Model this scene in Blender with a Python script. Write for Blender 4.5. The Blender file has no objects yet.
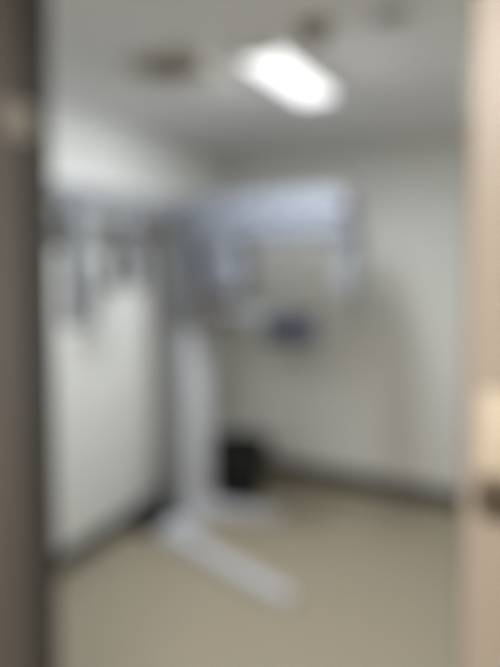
import bpy, bmesh, math
from mathutils import Vector, Matrix

SC = bpy.context.scene
COL = SC.collection
R = math.radians

# ---------------------------------------------------------------- frame of the place
# camera stands in the corridor at the world origin; the room is turned 27 degrees
TH = R(27)
CORNER = Vector((-0.19, 4.33, 0))          # the far left corner of the room
HC = 2.40                                  # ceiling height
CAM_Z = 1.63
RW, RD = 2.60, 2.918                       # room width, depth
T = 0.12                                   # thickness of the door wall
DL, DR, DH = 1.237, 2.06, 2.22             # door opening: left, right, head


def W(u, v, z=0.0):
    return Vector((CORNER.x + u*math.cos(TH) + v*math.sin(TH),
                   CORNER.y - u*math.sin(TH) + v*math.cos(TH), z))


E_DOWN, E_SIDE = 21.5, 4.2

# ---------------------------------------------------------------- materials
def mat(name, col, rough=0.5, metal=0.0, var=0.0, scale=20.0, bump=0.0, bscale=200.0,
        spec=0.5, coat=0.0, emit=None, estr=0.0, col2=None, stretch=None):
    m = bpy.data.materials.new(name)
    m.use_nodes = True
    nt = m.node_tree
    b = nt.nodes['Principled BSDF']
    b.inputs['Base Color'].default_value = (*col, 1)
    b.inputs['Roughness'].default_value = rough
    b.inputs['Metallic'].default_value = metal
    b.inputs['Specular IOR Level'].default_value = spec
    b.inputs['Coat Weight'].default_value = coat
    tc = nt.nodes.new('ShaderNodeTexCoord')
    vec = tc.outputs['Object']
    if stretch:
        mp = nt.nodes.new('ShaderNodeMapping')
        mp.inputs['Scale'].default_value = stretch
        nt.links.new(vec, mp.inputs['Vector'])
        vec = mp.outputs['Vector']
    if var > 0 or col2:
        n = nt.nodes.new('ShaderNodeTexNoise')
        n.inputs['Scale'].default_value = scale
        n.inputs['Detail'].default_value = 5
        nt.links.new(vec, n.inputs['Vector'])
        r = nt.nodes.new('ShaderNodeValToRGB')
        r.color_ramp.elements[0].position = 0.35
        r.color_ramp.elements[1].position = 0.65
        lo = col2 if col2 else tuple(c*(1-var) for c in col)
        hi = tuple(min(1, c*(1+var)) for c in col)
        r.color_ramp.elements[0].color = (*lo, 1)
        r.color_ramp.elements[1].color = (*hi, 1)
        nt.links.new(n.outputs['Fac'], r.inputs['Fac'])
        nt.links.new(r.outputs['Color'], b.inputs['Base Color'])
    if bump > 0:
        n2 = nt.nodes.new('ShaderNodeTexNoise')
        n2.inputs['Scale'].default_value = bscale
        nt.links.new(vec, n2.inputs['Vector'])
        bp = nt.nodes.new('ShaderNodeBump')
        bp.inputs['Strength'].default_value = bump
        bp.inputs['Distance'].default_value = 0.002
        nt.links.new(n2.outputs['Fac'], bp.inputs['Height'])
        nt.links.new(bp.outputs['Normal'], b.inputs['Normal'])
    if emit:
        b.inputs['Emission Color'].default_value = (*emit, 1)
        b.inputs['Emission Strength'].default_value = estr
    return m


M = {
    'wall': mat('wall_paint', (0.76, 0.77, 0.75), 0.75, var=0.015, scale=3, bump=0.15, bscale=260),
    'ceil': mat('ceiling_board', (0.80, 0.80, 0.805), 0.85, var=0.03, scale=60, bump=0.25, bscale=160),
    'floor': mat('vinyl_floor', (0.37, 0.33, 0.25), 0.42, var=0.05, scale=90, spec=0.35),
    'base': mat('vinyl_baseboard', (0.034, 0.034, 0.028), 0.5, var=0.06, scale=30),
    'corr_wall': mat('corridor_wall_paint', (0.62, 0.56, 0.47), 0.7, var=0.02, scale=4),
    'bronze': mat('bronze_frame', (0.155, 0.145, 0.137), 0.38, metal=0.2, var=0.06, scale=9, stretch=(1, 1, 0.06)),
    'bronze_dark': mat('dark_frame_groove', (0.055, 0.052, 0.048), 0.55, metal=0.1, var=0.08, scale=12),
    'leaf': mat('beige_door_laminate', (0.315, 0.28, 0.245), 0.40, var=0.04, scale=8, stretch=(1, 1, 0.05)),
    'glint': mat('door_glint_tone', (0.50, 0.455, 0.375), 0.38, metal=0.0, var=0.03, scale=200),  # pale tone carries the bright reflection on the door edge
    'dark_metal': mat('dark_metal', (0.10, 0.085, 0.065), 0.4, metal=0.6, var=0.05, scale=30),
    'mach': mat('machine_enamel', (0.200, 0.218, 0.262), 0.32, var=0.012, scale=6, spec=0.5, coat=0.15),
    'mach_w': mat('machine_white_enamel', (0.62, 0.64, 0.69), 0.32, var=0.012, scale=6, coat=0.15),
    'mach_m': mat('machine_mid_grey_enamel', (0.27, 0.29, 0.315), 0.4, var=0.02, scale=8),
    'plate': mat('jamb_glint_tone', (0.40, 0.375, 0.335), 0.4, metal=0.2, var=0.03, scale=100),  # pale tone carries the lamp highlight on the left jamb
    'mach_g': mat('machine_grey_enamel', (0.155, 0.165, 0.18), 0.4, var=0.02, scale=8),
    'mach_dg': mat('machine_dark_grey', (0.115, 0.12, 0.135), 0.45, var=0.04, scale=12),
    'clamp': mat('carriage_brown_grey', (0.13, 0.115, 0.11), 0.5, var=0.05, scale=20),
    'pad': mat('navy_panel', (0.018, 0.024, 0.045), 0.35, var=0.05, scale=20),
    'screen': mat('dark_screen', (0.012, 0.016, 0.032), 0.12, var=0.03, scale=5, coat=0.6),
    'btn': mat('grey_button', (0.10, 0.11, 0.14), 0.4, var=0.03, scale=50),
    'acryl': mat('pale_acrylic', (0.75, 0.78, 0.8), 0.2, var=0.02, scale=20, coat=0.4),
    'black': mat('black_plastic', (0.006, 0.007, 0.007), 0.6, var=0.10, scale=30),
    'liner': mat('black_liner', (0.007, 0.008, 0.008), 0.5, var=0.15, scale=15, bump=0.6, bscale=30),
    'rubber': mat('rubber', (0.010, 0.010, 0.010), 0.7, var=0.1, scale=40),
    'fixture': mat('fixture_white', (0.8, 0.8, 0.8), 0.4, var=0.01, scale=10),
    'diff': mat('lit_diffuser', (0.9, 0.9, 0.9), 0.5, emit=(0.97, 0.985, 1.0), estr=1.5),
    'corr_diff': mat('lit_corridor_diffuser', (0.9, 0.85, 0.75), 0.5, emit=(1.0, 0.83, 0.62), estr=4.0),
    'vent': mat('vent_grey', (0.68, 0.64, 0.58), 0.5, metal=0.2, var=0.04, scale=20),
    'vent_d': mat('vent_duct', (0.58, 0.545, 0.49), 0.8, var=0.05, scale=20),
    'det': mat('fitting_tan', (0.30, 0.265, 0.21), 0.5, var=0.04, scale=30),
    'det_d': mat('fitting_brown', (0.16, 0.135, 0.10), 0.5, var=0.04, scale=30),
    'spk': mat('fitting_grey', (0.30, 0.30, 0.30), 0.6, var=0.05, scale=60),
}


# ---------------------------------------------------------------- mesh helpers
def link(name, bm, m, parent=None, smooth=True):
    bmesh.ops.recalc_face_normals(bm, faces=bm.faces)
    me = bpy.data.meshes.new(name)
    bm.to_mesh(me)
    bm.free()
    for x in (m if isinstance(m, (list, tuple)) else [m]):
        me.materials.append(x)
    if smooth:
        for p in me.polygons:
            p.use_smooth = True
        me.set_sharp_from_angle(angle=R(38))
    o = bpy.data.objects.new(name, me)
    COL.objects.link(o)
    if parent:
        o.parent = parent
    return o


def box(bm, lo, hi, bev=0.0, seg=2, mtx=None, mi=0):
    lo, hi = Vector(lo), Vector(hi)
    c, s = (lo+hi)/2, hi-lo
    mm = Matrix.Translation(c) @ Matrix.Diagonal((*s, 1))
    tmp = bmesh.new()
    bmesh.ops.create_cube(tmp, size=1.0, matrix=mm)
    if bev > 0:
        bmesh.ops.bevel(tmp, geom=list(tmp.edges), offset=bev, segments=seg, profile=0.6, affect='EDGES')
    merge(bm, tmp, mtx, mi)


def merge(bm, tmp, mtx=None, mi=0):
    if mtx:
        bmesh.ops.transform(tmp, matrix=mtx, verts=tmp.verts)
    vm = {}
    for v in tmp.verts:
        vm[v] = bm.verts.new(v.co)
    for f in tmp.faces:
        try:
            nf = bm.faces.new([vm[v] for v in f.verts])
            nf.material_index = mi
        except ValueError:
            pass
    tmp.free()


def cyl(bm, a, b, r1, r2=None, n=24, bev=0.0, mi=0):
    a, b = Vector(a), Vector(b)
    d = b-a
    q = d.to_track_quat('Z', 'Y').to_matrix().to_4x4()
    tmp = bmesh.new()
    bmesh.ops.create_cone(tmp, cap_ends=True, segments=n, radius1=r1, radius2=r1 if r2 is None else r2, depth=d.length)
    if bev > 0:
        es = [e for e in tmp.edges if len(e.link_faces) == 2 and any(len(f.verts) > 4 for f in e.link_faces)]
        bmesh.ops.bevel(tmp, geom=es, offset=bev, segments=2, profile=0.6, affect='EDGES')
    merge(bm, tmp, Matrix.Translation((a+b)/2) @ q, mi)


def lathe(bm, prof, n=40, mi=0, mtx=None):
    tmp = bmesh.new()
    rings = []
    for r, z in prof:
        if r < 1e-6:
            rings.append([tmp.verts.new((0, 0, z))])
        else:
            rings.append([tmp.verts.new((r*math.cos(2*math.pi*k/n), r*math.sin(2*math.pi*k/n), z)) for k in range(n)])
    for A, B in zip(rings, rings[1:]):
        for k in range(n):
            k2 = (k+1) % n
            if len(A) == 1 and len(B) == 1:
                continue
            if len(A) == 1:
                tmp.faces.new((A[0], B[k], B[k2]))
            elif len(B) == 1:
                tmp.faces.new((A[k], B[0], A[k2]))
            else:
                tmp.faces.new((A[k], B[k], B[k2], A[k2]))
    merge(bm, tmp, mtx, mi)


def prism(bm, pts, axis, lo, hi, bev=0.0, mi=0, mtx=None):
    """outline pts in the two other axes, extruded along axis ('x','y','z')"""
    tmp = bmesh.new()

    def P(a, b, c):
        return {'x': (c, a, b), 'y': (a, c, b), 'z': (a, b, c)}[axis]
    A = [tmp.verts.new(P(a, b, lo)) for a, b in pts]
    B = [tmp.verts.new(P(a, b, hi)) for a, b in pts]
    n = len(pts)
    tmp.faces.new(A)
    tmp.faces.new(list(reversed(B)))
    for k in range(n):
        tmp.faces.new((A[k], A[(k+1) % n], B[(k+1) % n], B[k]))
    bmesh.ops.recalc_face_normals(tmp, faces=tmp.faces)
    if bev > 0:
        es = [e for e in tmp.edges if e.calc_face_angle(0) > R(25)]
        bmesh.ops.bevel(tmp, geom=es, offset=bev, segments=3, profile=0.6, affect='EDGES')
    merge(bm, tmp, mtx, mi)


def tube(bm, pts, r, n=10, mi=0):
    """smooth tube through points (Catmull-Rom)"""
    P = [Vector(p) for p in pts]
    Q = [P[0]*2-P[1]] + P + [P[-1]*2-P[-2]]
    path = []
    for i in range(1, len(Q)-2):
        for k in range(8):
            t = k/8
            p0, p1, p2, p3 = Q[i-1:i+3]
            path.append(0.5*((2*p1)+(p2-p0)*t+(2*p0-5*p1+4*p2-p3)*t*t+(3*p1-p0-3*p2+p3)*t**3))
    path.append(P[-1])
    tmp = bmesh.new()
    rings = []
    up = Vector((0, 0, 1))
    for i, p in enumerate(path):
        d = (path[min(i+1, len(path)-1)]-path[max(i-1, 0)]).normalized()
        s = d.cross(up)
        if s.length < 0.05:
            s = d.cross(Vector((0, 1, 0)))
        s.normalize()
        w = s.cross(d)
        rings.append([tmp.verts.new(p+s*r*math.cos(2*math.pi*k/n)+w*r*math.sin(2*math.pi*k/n)) for k in range(n)])
    for A, B in zip(rings, rings[1:]):
        for k in range(n):
            tmp.faces.new((A[k], A[(k+1) % n], B[(k+1) % n], B[k]))
    tmp.faces.new(rings[0])
    tmp.faces.new(list(reversed(rings[-1])))
    merge(bm, tmp, None, mi)


def rounded(x0, y0, x1, y1, r, n=6):
    pts = []
    for cx, cy, a0 in ((x1-r, y1-r, 0), (x0+r, y1-r, 90), (x0+r, y0+r, 180), (x1-r, y0+r, 270)):
        for k in range(n+1):
            a = R(a0+90*k/n)
            pts.append((cx+r*math.cos(a), cy+r*math.sin(a)))
    return pts


def thing(name, label, cat, loc, rotz=-TH, group=None):
    o = bpy.data.objects.new(name, None)
    o.empty_display_size = 0.1
    COL.objects.link(o)
    o.location = loc
    o.rotation_euler = (0, 0, rotz)
    o['label'] = label
    o['category'] = cat
    if group:
        o['group'] = group
    return o


def struct(name, bm, m, label=None, cat=None, smooth=False):
    o = link(name, bm, m, None, smooth)
    o.location = CORNER
    o.rotation_euler = (0, 0, -TH)
    o['kind'] = 'structure'
    if label:
        o['label'] = label
        o['category'] = cat
    return o


# ---------------------------------------------------------------- the setting
CU0, CU1, CV0 = -0.2, 4.2, -4.9            # corridor extents beyond the door wall

bm = bmesh.new(); box(bm, (CU0-0.1, CV0-0.1, -0.1), (CU1+0.1, 0.1, 0))
struct('floor', bm, M['floor'], 'beige speckled vinyl floor under the X-ray machine', 'floor')
bm = bmesh.new(); box(bm, (CU0-0.1, CV0-0.1, HC), (CU1+0.1, 0.1, HC+0.1))
struct('ceiling', bm, M['ceil'], 'pale grey ceiling with one lit panel', 'ceiling')
bm = bmesh.new(); box(bm, (-0.1, -RD, 0), (0, 0, HC))
struct('wall_left', bm, M['wall'], 'bright white wall behind the horizontal skull arm on the left', 'wall')
bm = bmesh.new(); box(bm, (-0.1, 0, 0), (RW+0.1, 0.1, HC))
struct('wall_back', bm, M['wall'], 'grey white far wall behind the waste bin', 'wall')
bm = bmesh.new(); box(bm, (RW, -RD, 0), (RW+0.1, 0, HC))
struct('wall_right', bm, M['wall'], 'white wall on the right hidden by the door', 'wall')
V0, V1 = -RD-T, -RD
bm = bmesh.new()
box(bm, (CU0, V0, 0), (DL-0.03, V1, HC))
box(bm, (DR+0.03, V0, 0), (CU1, V1, HC))
box(bm, (DL-0.03, V0, DH+0.03), (DR+0.03, V1, HC))
struct('wall_front', bm, M['wall'], 'wall with the open doorway the room is seen through', 'wall')
bm = bmesh.new(); box(bm, (CU0-0.1, CV0-0.1, 0), (CU1+0.1, CV0, HC))
struct('wall_corridor', bm, M['corr_wall'], 'corridor wall facing the doorway', 'wall')
bm = bmesh.new(); box(bm, (CU0-0.1, CV0, 0), (CU0, V1, HC))
struct('wall_corridor_left', bm, M['corr_wall'], 'left end wall of the corridor', 'wall')
bm = bmesh.new(); box(bm, (CU1, CV0, 0), (CU1+0.1, V1, HC))
struct('wall_corridor_right', bm, M['corr_wall'], 'right end wall of the corridor', 'wall')

BH, BT = 0.112, 0.012


def skirting(name, lo, hi, label):
    b = bmesh.new()
    box(b, lo, hi, 0.004, 2)
    struct(name, b, M['base'], label, 'baseboard', smooth=True)


skirting('baseboard_left', (0, -RD+0.001, 0), (BT, -BT, BH), 'dark baseboard along the bright left wall')
skirting('baseboard_back', (0, -BT, 0), (RW, 0, BH), 'dark baseboard along the far wall behind the bin')
skirting('baseboard_right', (RW-BT, -RD+0.001, 0), (RW, -BT-0.001, BH), 'dark baseboard along the right wall')

# door frame: left jamb with a raised outer half and a dark inner stop, the same on the right, and a head
bm = bmesh.new()
box(bm, (DL-0.03, V0-0.012, 0), (DL, V0+0.052, DH), 0.003, 2, mi=0)
box(bm, (DL-0.03, V0+0.050, 0), (DL-0.002, V1+0.004, DH), 0.003, 2, mi=1)
box(bm, (DL-0.09, V0-0.012, 0), (DL-0.029, V0, DH+0.06), 0.003, 2, mi=0)
struct('trim_1', bm, [M['bronze'], M['bronze_dark']], 'brown metal door jamb with a dark groove at the left edge', 'door frame', True)
jamb = bpy.data.objects['trim_1']
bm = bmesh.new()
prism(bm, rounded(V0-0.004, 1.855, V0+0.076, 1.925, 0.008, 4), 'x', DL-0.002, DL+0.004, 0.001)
sp = link('jamb_glint', bm, M['plate'], jamb)  # added plate, stands in for a lamp highlight on the jamb
sp['label'] = 'pale plate standing in for a highlight on the jamb'
for z in (1.872, 1.908):
    bm = bmesh.new()
    cyl(bm, (DL+0.003, V0+0.027, z), (DL+0.0055, V0+0.027, z), 0.005, n=16)
    link('screw', bm, M['dark_metal'], sp)
bm = bmesh.new()
box(bm, (DR, V0-0.012, 0), (DR+0.03, V1+0.004, DH), 0.003, 2, mi=0)
struct('trim_2', bm, [M['bronze']], 'brown metal door jamb behind the beige sliding door', 'door frame', True)
bm = bmesh.new()
box(bm, (DL-0.03, V0-0.012, DH), (DR+0.03, V1+0.004, DH+0.03), 0.003, 2, mi=0)
struct('trim_3', bm, [M['bronze']], 'brown metal head of the door frame above the opening', 'door frame', True)

# sliding door leaf standing open on the corridor side
LV = V0-0.016
LU = 2.066
bm = bmesh.new()
prism(bm, rounded(LU, LV-0.040, LU+0.95, LV-0.002, 0.008, 4), 'z', 0.012, DH+0.06, 0.003)
leaf = struct('door_1', bm, M['leaf'], 'beige sliding door standing open at the right edge', 'door', True)
pu, pv = LU+0.042, LV-0.040
bm = bmesh.new()
prism(bm, rounded(pu-0.028, 1.385, pu+0.028, 1.478, 0.012, 5), 'y', pv-0.006, pv+0.001, 0.002)
hd = link('door_glint', bm, M['glint'], leaf)  # added pale plate, its colour imitates a bright reflection
hd['label'] = 'pale plate standing in for a bright reflection on the door'
bm = bmesh.new()
prism(bm, rounded(pu-0.017, 1.405, pu+0.017, 1.458, 0.012, 5), 'y', pv-0.011, pv-0.005, 0.003)
link('door_glint_boss', bm, M['glint'], hd)
bm = bmesh.new()
prism(bm, rounded(pu-0.028, 1.335, pu+0.028, 1.378, 0.010, 5), 'y', pv-0.008, pv+0.001, 0.002)
lk = link('door_shade_plate', bm, M['dark_metal'], leaf)  # added dark plate, its colour imitates shade below the bright spot
lk['label'] = 'dark plate standing in for shade on the door'
bm = bmesh.new()
cyl(bm, (pu, pv-0.013, 1.356), (pu, pv-0.007, 1.356), 0.011, n=24, bev=0.001)
link('door_shade_disc', bm, M['dark_metal'], lk)

# ---------------------------------------------------------------- ceiling fittings
L = thing('ceiling_light', 'white lit fluorescent ceiling light, the only bright lamp', 'ceiling light', W(1.195, -1.57, HC))
bm = bmesh.new()
box(bm, (-0.100, -0.335, -0.016), (0.100, 0.335, 0.0), 0.004)
link('housing', bm, M['fixture'], L)
bm = bmesh.new()
prism(bm, [(-0.090, -0.015), (-0.080, -0.038), (-0.058, -0.046), (0.058, -0.046), (0.080, -0.038), (0.090, -0.015)], 'y', -0.320, 0.320)
link('diffuser', bm, M['diff'], L)
for s in (-1, 1):
    bm = bmesh.new()
    box(bm, (-0.094, s*0.326-0.006, -0.048), (0.094, s*0.326+0.006, -0.015), 0.002)
    link('end_cap', bm, M['fixture'], L)


def lamp(name, uvz, size, energy, col, tilt=0.0, spread=180):
    """the light a fixture throws: an area light on its diffuser, tilted about the fixture's length"""
    l = bpy.data.lights.new(name, 'AREA')
    l.shape = 'RECTANGLE'
    l.size, l.size_y = size
    l.energy = energy
    l.color = col
    l.spread = R(spread)
    o = bpy.data.objects.new(name, l)
    COL.objects.link(o)
    o.location = W(*uvz)
    o.rotation_mode = 'XYZ'
    o.rotation_euler = (Matrix.Rotation(-TH, 3, 'Z') @ Matrix.Rotation(tilt, 3, 'Y')).to_euler()
    return o


WHITE = (0.96, 0.98, 1.0)
lamp('lamp_below', (1.195, -1.57, HC-0.052), (0.14, 0.62), E_DOWN, WHITE)
lamp('lamp_left', (1.195-0.096, -1.57, HC-0.040), (0.05, 0.62), E_SIDE, WHITE, R(46), 124)
lamp('lamp_right', (1.195+0.096, -1.57, HC-0.040), (0.05, 0.62), E_SIDE*0.7, WHITE, R(-46), 124)

V = thing('ceiling_vent', 'square brown grey ceiling air vent left of the lit lamp', 'air vent', W(0.80, -1.85, HC))
bm = bmesh.new()
a, b_ = 0.165, 0.135
for lo, hi in (((-a, -a), (a, -b_)), ((-a, b_), (a, a)), ((-a, -b_), (-b_, b_)), ((b_, -b_), (a, b_))):
    box(bm, (*lo, -0.014), (*hi, 0), 0.002)
link('frame', bm, M['vent'], V)
bm = bmesh.new(); box(bm, (-b_, -b_, -0.003), (b_, b_, 0.0))
link('duct_back', bm, M['vent_d'], V)
for k in range(9):
    bm = bmesh.new()
    y = -0.12+k*0.03
    mt = Matrix.Translation((0, y, -0.010)) @ Matrix.Rotation(R(35), 4, 'X')
    box(bm, (-b_, -0.012, -0.001), (b_, 0.012, 0.001), 0, mtx=mt)
    link('slat', bm, M['vent'], V)

D = thing('smoke_detector', 'small tan round fitting on the ceiling touching the near end of the lamp', 'ceiling fitting', W(1.455, -1.965, HC))
bm = bmesh.new(); lathe(bm, [(0, 0), (0.058, 0), (0.058, -0.010), (0.050, -0.016), (0, -0.016)])
link('mounting_base', bm, M['det'], D)
bm = bmesh.new(); lathe(bm, [(0.046, -0.015), (0.047, -0.034), (0.036, -0.048), (0.015, -0.054), (0, -0.055)])
link('detector_dome', bm, M['det_d'], D)
bm = bmesh.new(); lathe(bm, [(0.0475, -0.020), (0.051, -0.022), (0.051, -0.026), (0.0475, -0.028)])
link('vent_ring', bm, M['det'], D)

S = thing('ceiling_speaker', 'flat grey round fitting on the ceiling right of the tan one', 'ceiling fitting', W(1.71, -1.95, HC))
bm = bmesh.new(); lathe(bm, [(0.062, 0), (0.075, 0), (0.075, -0.006), (0.068, -0.010), (0.062, -0.008)])
link('rim', bm, M['fixture'], S)
bm = bmesh.new(); lathe(bm, [(0, 0), (0.062, 0), (0.062, -0.006), (0.03, -0.009), (0, -0.010)])
link('grille', bm, M['spk'], S)

# unseen corridor lamp, added as fill for the doorway and far wall
K = thing('corridor_fill', 'unseen corridor ceiling lamp added to fill the doorway and far wall', 'ceiling light', W(2.0, -4.2, HC))
lamp('fill_corridor', (2.0, -4.2, HC-0.07), (0.6, 0.2), 45.0, (1.0, 0.93, 0.85))
bm = bmesh.new(); box(bm, (-0.32, -0.12, -0.025), (0.32, 0.12, 0), 0.004)
link('housing', bm, M['fixture'], K)
bm = bmesh.new(); box(bm, (-0.30, -0.10, -0.06), (0.30, 0.10, -0.024), 0.01)
link('diffuser', bm, M['corr_diff'], K)

# ---------------------------------------------------------------- waste bin
B = thing('waste_bin', 'round black waste bin in the corner behind the white foot', 'waste bin', W(0.36, -0.46, 0))
bm = bmesh.new()
lathe(bm, [(0, 0.004), (0.118, 0.0), (0.124, 0.008), (0.152, 0.318), (0.148, 0.318), (0.120, 0.014), (0, 0.014)])
link('body', bm, M['black'], B)
bm = bmesh.new()
lathe(bm, [(0.150, 0.300), (0.158, 0.304), (0.162, 0.316), (0.158, 0.326), (0.148, 0.326), (0.146, 0.312)])
link('rim', bm, M['black'], B)
bm = bmesh.new()
n = 48
tmp = bmesh.new()
rings = []
for j, (r, z) in enumerate(((0.164, 0.262), (0.167, 0.30), (0.165, 0.331), (0.147, 0.334), (0.141, 0.28), (0.128, 0.12), (0.06, 0.07), (0.0001, 0.06))):
    rings.append([tmp.verts.new(((r+0.004*math.sin(7*a+j)*(j < 6))*math.cos(a), (r+0.004*math.sin(7*a+j)*(j < 6))*math.sin(a),
                                 z+(0.016*math.sin(5*a+1)+0.009*math.sin(11*a) if j == 0 else 0.004*math.sin(9*a+j)*(0 < j < 6))))
                  for a in [2*math.pi*k/n for k in range(n)]])
for A, Bq in zip(rings, rings[1:]):
    for k in range(n):
        tmp.faces.new((A[k], A[(k+1) % n], Bq[(k+1) % n], Bq[k]))
merge(bm, tmp)
link('bin_liner', bm, M['liner'], B)

for ch in B.children:
    ch.data.transform(Matrix.Diagonal((1.32, 1.32, 1.12, 1)))

# black cable box on the floor between the wall and the column
P = thing('cable_box', 'low black box on the floor between the left wall and the column', 'cable box', W(0.110, -1.00, 0))
bm = bmesh.new(); box(bm, (-0.064, -0.20, 0.0), (0.064, 0.20, 0.135), 0.012, 3)
link('body', bm, M['black'], P)
bm = bmesh.new(); box(bm, (-0.058, -0.19, 0.133), (0.058, 0.19, 0.144), 0.005, 2)
link('lid', bm, M['rubber'], P)
bm = bmesh.new(); box(bm, (0.02, -0.204, 0.045), (0.05, -0.197, 0.075), 0.002, 2)
link('switch', bm, M['rubber'], P)

# ---------------------------------------------------------------- the X-ray machine
# local x: away from the left wall (towards the patient), local y: towards the far wall
X = thing('dental_xray_machine', 'tall white panoramic dental X-ray machine with overhead beam and splayed feet', 'X-ray machine', (-0.35, 3.26, 0))

# base block under the column and two splayed feet
bm = bmesh.new()
prism(bm, rounded(-0.100, -0.225, 0.050, 0.30, 0.04), 'z', 0.0, 0.075, 0.012)
link('base_block', bm, M['mach_w'], X)


def foot(p0, p1, w0, w1):
    b = bmesh.new()
    p0, p1 = Vector((*p0, 0)), Vector((*p1, 0))
    d = (p1-p0); Ln = d.length
    ang = math.atan2(d.y, d.x)
    out = [(0, -w0/2), (Ln-w1*0.45, -w1/2)]
    for k in range(1, 8):
        a = R(-90+180*k/8)
        out.append((Ln-w1*0.45+w1*0.45*math.cos(a), w1/2*math.sin(a)))
    out += [(Ln-w1*0.45, w1/2), (0, w0/2)]
    prism(b, out, 'z', 0.006, 0.062, 0.010, mtx=Matrix.Translation(p0) @ Matrix.Rotation(ang, 4, 'Z'))
    o = link('foot', b, M['mach_w'], X)
    for t in (0.35, 0.9):
        q = p0+d*t
        b = bmesh.new(); cyl(b, (q.x, q.y, 0), (q.x, q.y, 0.008), 0.022, n=20)
        link('levelling_pad', b, M['rubber'], o)
    return o


foot((-0.04, -0.155), (0.81, -0.41), 0.10, 0.078)
foot((0.0, 0.24), (0.42, 0.34), 0.11, 0.08)

# column (fixed lower mast) and the telescoping sleeve
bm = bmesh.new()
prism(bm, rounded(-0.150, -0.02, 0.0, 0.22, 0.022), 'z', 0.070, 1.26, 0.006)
link('column', bm, M['mach_m'], X)  # grey puts the shaded face of a white column into colour
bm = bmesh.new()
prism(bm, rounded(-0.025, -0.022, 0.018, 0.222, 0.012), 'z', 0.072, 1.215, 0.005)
fc = link('column_lit_side', bm, M['mach_w'], X)  # lit face of the same column, lightness put into its colour
fc['label'] = 'lit side of the column, its lightness put into the colour'
bm = bmesh.new()
box(bm, (0.018, 0.100, 0.12), (0.024, 0.130, 1.19), 0.002)
link('guide_rail', bm, M['mach_w'], fc)
bm = bmesh.new()
prism(bm, rounded(-0.162, -0.032, 0.012, 0.262, 0.028), 'z', 1.20, 1.945, 0.010)
link('sleeve', bm, M['mach_g'], X)['label'] = 'grey sliding sleeve'

# overhead frame carrying the rotating arm
DROP = Matrix.Translation((0, 0, -0.045))
bm = bmesh.new()
prism(bm, [(0.006, 1.78), (0.006, 1.975), (0.03, 2.005), (0.72, 2.012), (0.90, 2.0), (0.945, 1.965), (0.945, 1.89), (0.90, 1.862), (0.10, 1.858), (0.05, 1.78)],
      'y', -0.045, 0.225, 0.018, mtx=DROP)
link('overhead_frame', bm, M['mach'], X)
bm = bmesh.new()
lathe(bm, [(0, 1.872), (0.105, 1.872), (0.11, 1.862), (0.11, 1.848), (0, 1.848)], mtx=Matrix.Translation((0.52, 0.09, -0.045)))
link('rotation_bearing', bm, M['mach_g'], X)
bm = bmesh.new()
prism(bm, [(0.085, 1.70), (0.075, 1.80), (0.11, 1.854), (0.88, 1.854), (0.945, 1.835), (0.975, 1.80), (0.970, 1.765), (0.91, 1.755), (0.33, 1.752), (0.30, 1.71)],
      'y', -0.040, 0.215, 0.016, mtx=Matrix.Translation((0, 0, -0.042)))
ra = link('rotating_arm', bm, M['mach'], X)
# tube head hanging near the column
bm = bmesh.new()
prism(bm, rounded(0.095, -0.03, 0.325, 0.21, 0.06), 'z', 1.425, 1.690, 0.028)
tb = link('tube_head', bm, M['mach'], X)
bm = bmesh.new()
prism(bm, rounded(0.035, 1.47, 0.145, 1.63, 0.01), 'x', 0.318, 0.338, 0.004)
link('collimator_window', bm, M['mach_g'], tb)
# sensor head hanging at the far end
bm = bmesh.new()
prism(bm, [(0.868, 1.77), (0.875, 1.42), (0.89, 1.395), (0.95, 1.395), (0.975, 1.43), (0.972, 1.77)], 'y', 0.00, 0.18, 0.014)
sh = link('sensor_head', bm, M['mach_m'], X)
bm = bmesh.new()
box(bm, (0.866, 0.05, 1.44), (0.877, 0.13, 1.70), 0.003)
link('sensor_plate', bm, M['mach_g'], sh)
sh['label'] = 'slim sensor head at the free end of the arm'

# patient support: dark clamp on the column, pale arm, navy control panel, chin rest, grips
bm = bmesh.new()
prism(bm, rounded(0.005, 1.215, 0.185, 1.375, 0.03), 'y', -0.03, 0.18, 0.012)
link('clamp', bm, M['clamp'], X)
bm = bmesh.new()
prism(bm, [(0.15, 1.335), (0.15, 1.285), (0.45, 1.250), (0.66, 1.225), (0.66, 1.275), (0.46, 1.315)], 'y', 0.02, 0.13, 0.014)
link('support_arm', bm, M['mach_m'], X)
cp = bmesh.new()
mt = Matrix.Translation((0.645, -0.02, 1.248)) @ Matrix.Rotation(R(25), 4, 'Z') @ Matrix.Rotation(R(-22), 4, 'X')
prism(cp, rounded(-0.142, -0.080, 0.142, 0.080, 0.022), 'y', -0.022, 0.022, 0.007, mtx=mt)
cpo = link('control_panel', cp, M['pad'], X)
cpo['label'] = 'dark navy control panel'
bm = bmesh.new()
prism(bm, rounded(-0.118, -0.062, 0.068, 0.062, 0.006), 'y', -0.0245, -0.0215, 0.0, mtx=mt)
link('screen', bm, M['screen'], cpo)
for k in range(3):
    bm = bmesh.new()
    cyl(bm, mt @ Vector((0.102, -0.026, -0.030+0.03*k)), mt @ Vector((0.102, -0.0215, -0.030+0.03*k)), 0.009, n=18)
    link('button', bm, M['btn'], cpo)
bm = bmesh.new()
cyl(bm, (0.56, 0.075, 1.27), (0.56, 0.075, 1.385), 0.010, n=16)
box(bm, (0.52, 0.045, 1.380), (0.60, 0.105, 1.402), 0.008)
link('chin_rest', bm, M['mach_m'], X)
for s in (-1, 1):
    bm = bmesh.new()
    y = 0.075+s*0.045
    tube(bm, [(0.60, y, 1.245), (0.615, y+s*0.01, 1.20), (0.63, y+s*0.012, 1.12), (0.615, y+s*0.010, 1.065)], 0.012)
    link('hand_grip', bm, M['mach_m'], X)

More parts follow.
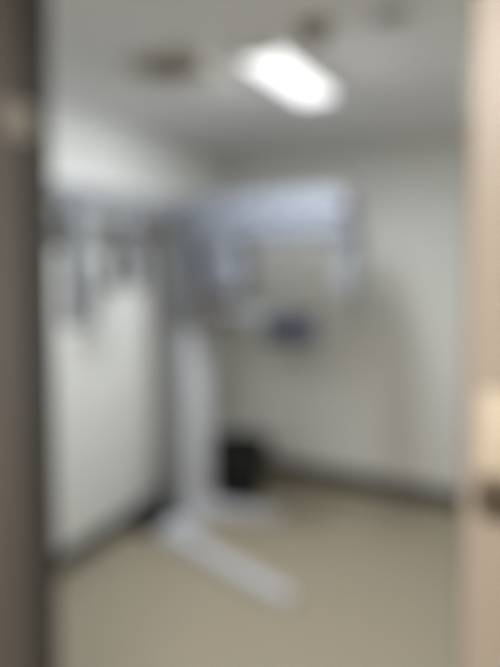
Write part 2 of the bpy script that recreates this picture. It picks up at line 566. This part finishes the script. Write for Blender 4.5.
# skull (cephalometric) arm along the left wall
bm = bmesh.new()
prism(bm, rounded(-0.125, 1.838, -0.035, 1.945, 0.018), 'y', -1.26, 0.0, 0.008)
ca = link('skull_arm', bm, M['mach_g'], X)
ca['label'] = 'long grey horizontal arm'
bm = bmesh.new()
prism(bm, rounded(-0.15, -1.30, -0.01, -1.12, 0.03), 'z', 1.79, 1.965, 0.014)
link('arm_end_housing', bm, M['mach_g'], X)
bm = bmesh.new()
prism(bm, rounded(-0.138, -0.868, -0.022, -0.778, 0.02), 'z', 1.30, 1.85, 0.012)
cs = link('skull_sensor', bm, M['mach_m'], X)
bm = bmesh.new()
box(bm, (-0.125, -0.780, 1.34), (-0.035, -0.773, 1.64), 0.003)
link('sensor_plate', bm, M['mach_dg'], cs)
bm = bmesh.new()
cyl(bm, (-0.08, -0.47, 1.66), (-0.08, -0.47, 1.845), 0.022, n=20)
link('holder_stem', bm, M['mach'], X)
bm = bmesh.new()
lathe(bm, [(0, 1.675), (0.095, 1.675), (0.105, 1.665), (0.105, 1.640), (0.095, 1.630), (0, 1.630)], mtx=Matrix.Translation((-0.08, -0.47, 0)))
hh = link('head_holder', bm, M['mach_dg'], X)
hh['label'] = 'dark grey head holder hanging from the arm'
for s in (-1, 1):
    bm = bmesh.new()
    xx = -0.08+s*0.075
    box(bm, (xx-0.022, -0.515, 1.455), (xx+0.022, -0.425, 1.64), 0.010)
    er = link('ear_rod_arm', bm, M['mach_dg'], hh)
    bm = bmesh.new()
    cyl(bm, (xx-s*0.018, -0.47, 1.485), (xx-s*0.055, -0.47, 1.485), 0.012, 0.007, n=18)
    o = link('ear_rod', bm, M['mach_dg'], hh)
bm = bmesh.new()
box(bm, (-0.092, -0.40, 1.56), (-0.068, -0.382, 1.645), 0.004)
cyl(bm, (-0.08, -0.392, 1.565), (-0.08, -0.43, 1.565), 0.010, n=16)
link('nose_rest', bm, M['mach_dg'], hh)
# power lead from the column to the black box
bm = bmesh.new()
tube(bm, [(-0.148, 0.06, 0.20), (-0.172, 0.05, 0.185), (-0.19, 0.04, 0.18), (-0.200, 0.035, 0.148)], 0.008)
link('power_lead', bm, M['rubber'], X)

# ---------------------------------------------------------------- world, camera
w = bpy.data.worlds.new('world')
SC.world = w
w.use_nodes = True
w.node_tree.nodes['Background'].inputs['Color'].default_value = (0.75, 0.8, 0.85, 1)
w.node_tree.nodes['Background'].inputs['Strength'].default_value = 0.3

cam = bpy.data.cameras.new('camera')
co = bpy.data.objects.new('camera', cam)
COL.objects.link(co)
SC.camera = co
F = 560.0
cam.sensor_fit = 'VERTICAL'
cam.sensor_height = 36.0
cam.sensor_width = 27.0
cam.lens = 36.0*F/667
PITCH = R(2.5)
cam.shift_y = -((333.5-255.0)-F*math.tan(PITCH))/667
cam.clip_start = 0.02
co.location = (0, 0, CAM_Z)
co.rotation_euler = (math.pi/2-PITCH, 0, 0)
# the photograph is out of focus throughout: the lens is set to its close limit
DOF = True
if DOF:
    cam.dof.use_dof = True
    cam.dof.focus_distance = 0.10
    cam.dof.aperture_fstop = 4.3
    cam.dof.aperture_blades = 0

vs = SC.view_settings
SC.display_settings.display_device = 'sRGB'
vs.view_transform = 'Standard'
vs.look = 'None'
vs.exposure = 0.0
vs.gamma = 1.0
vs.use_curve_mapping = False
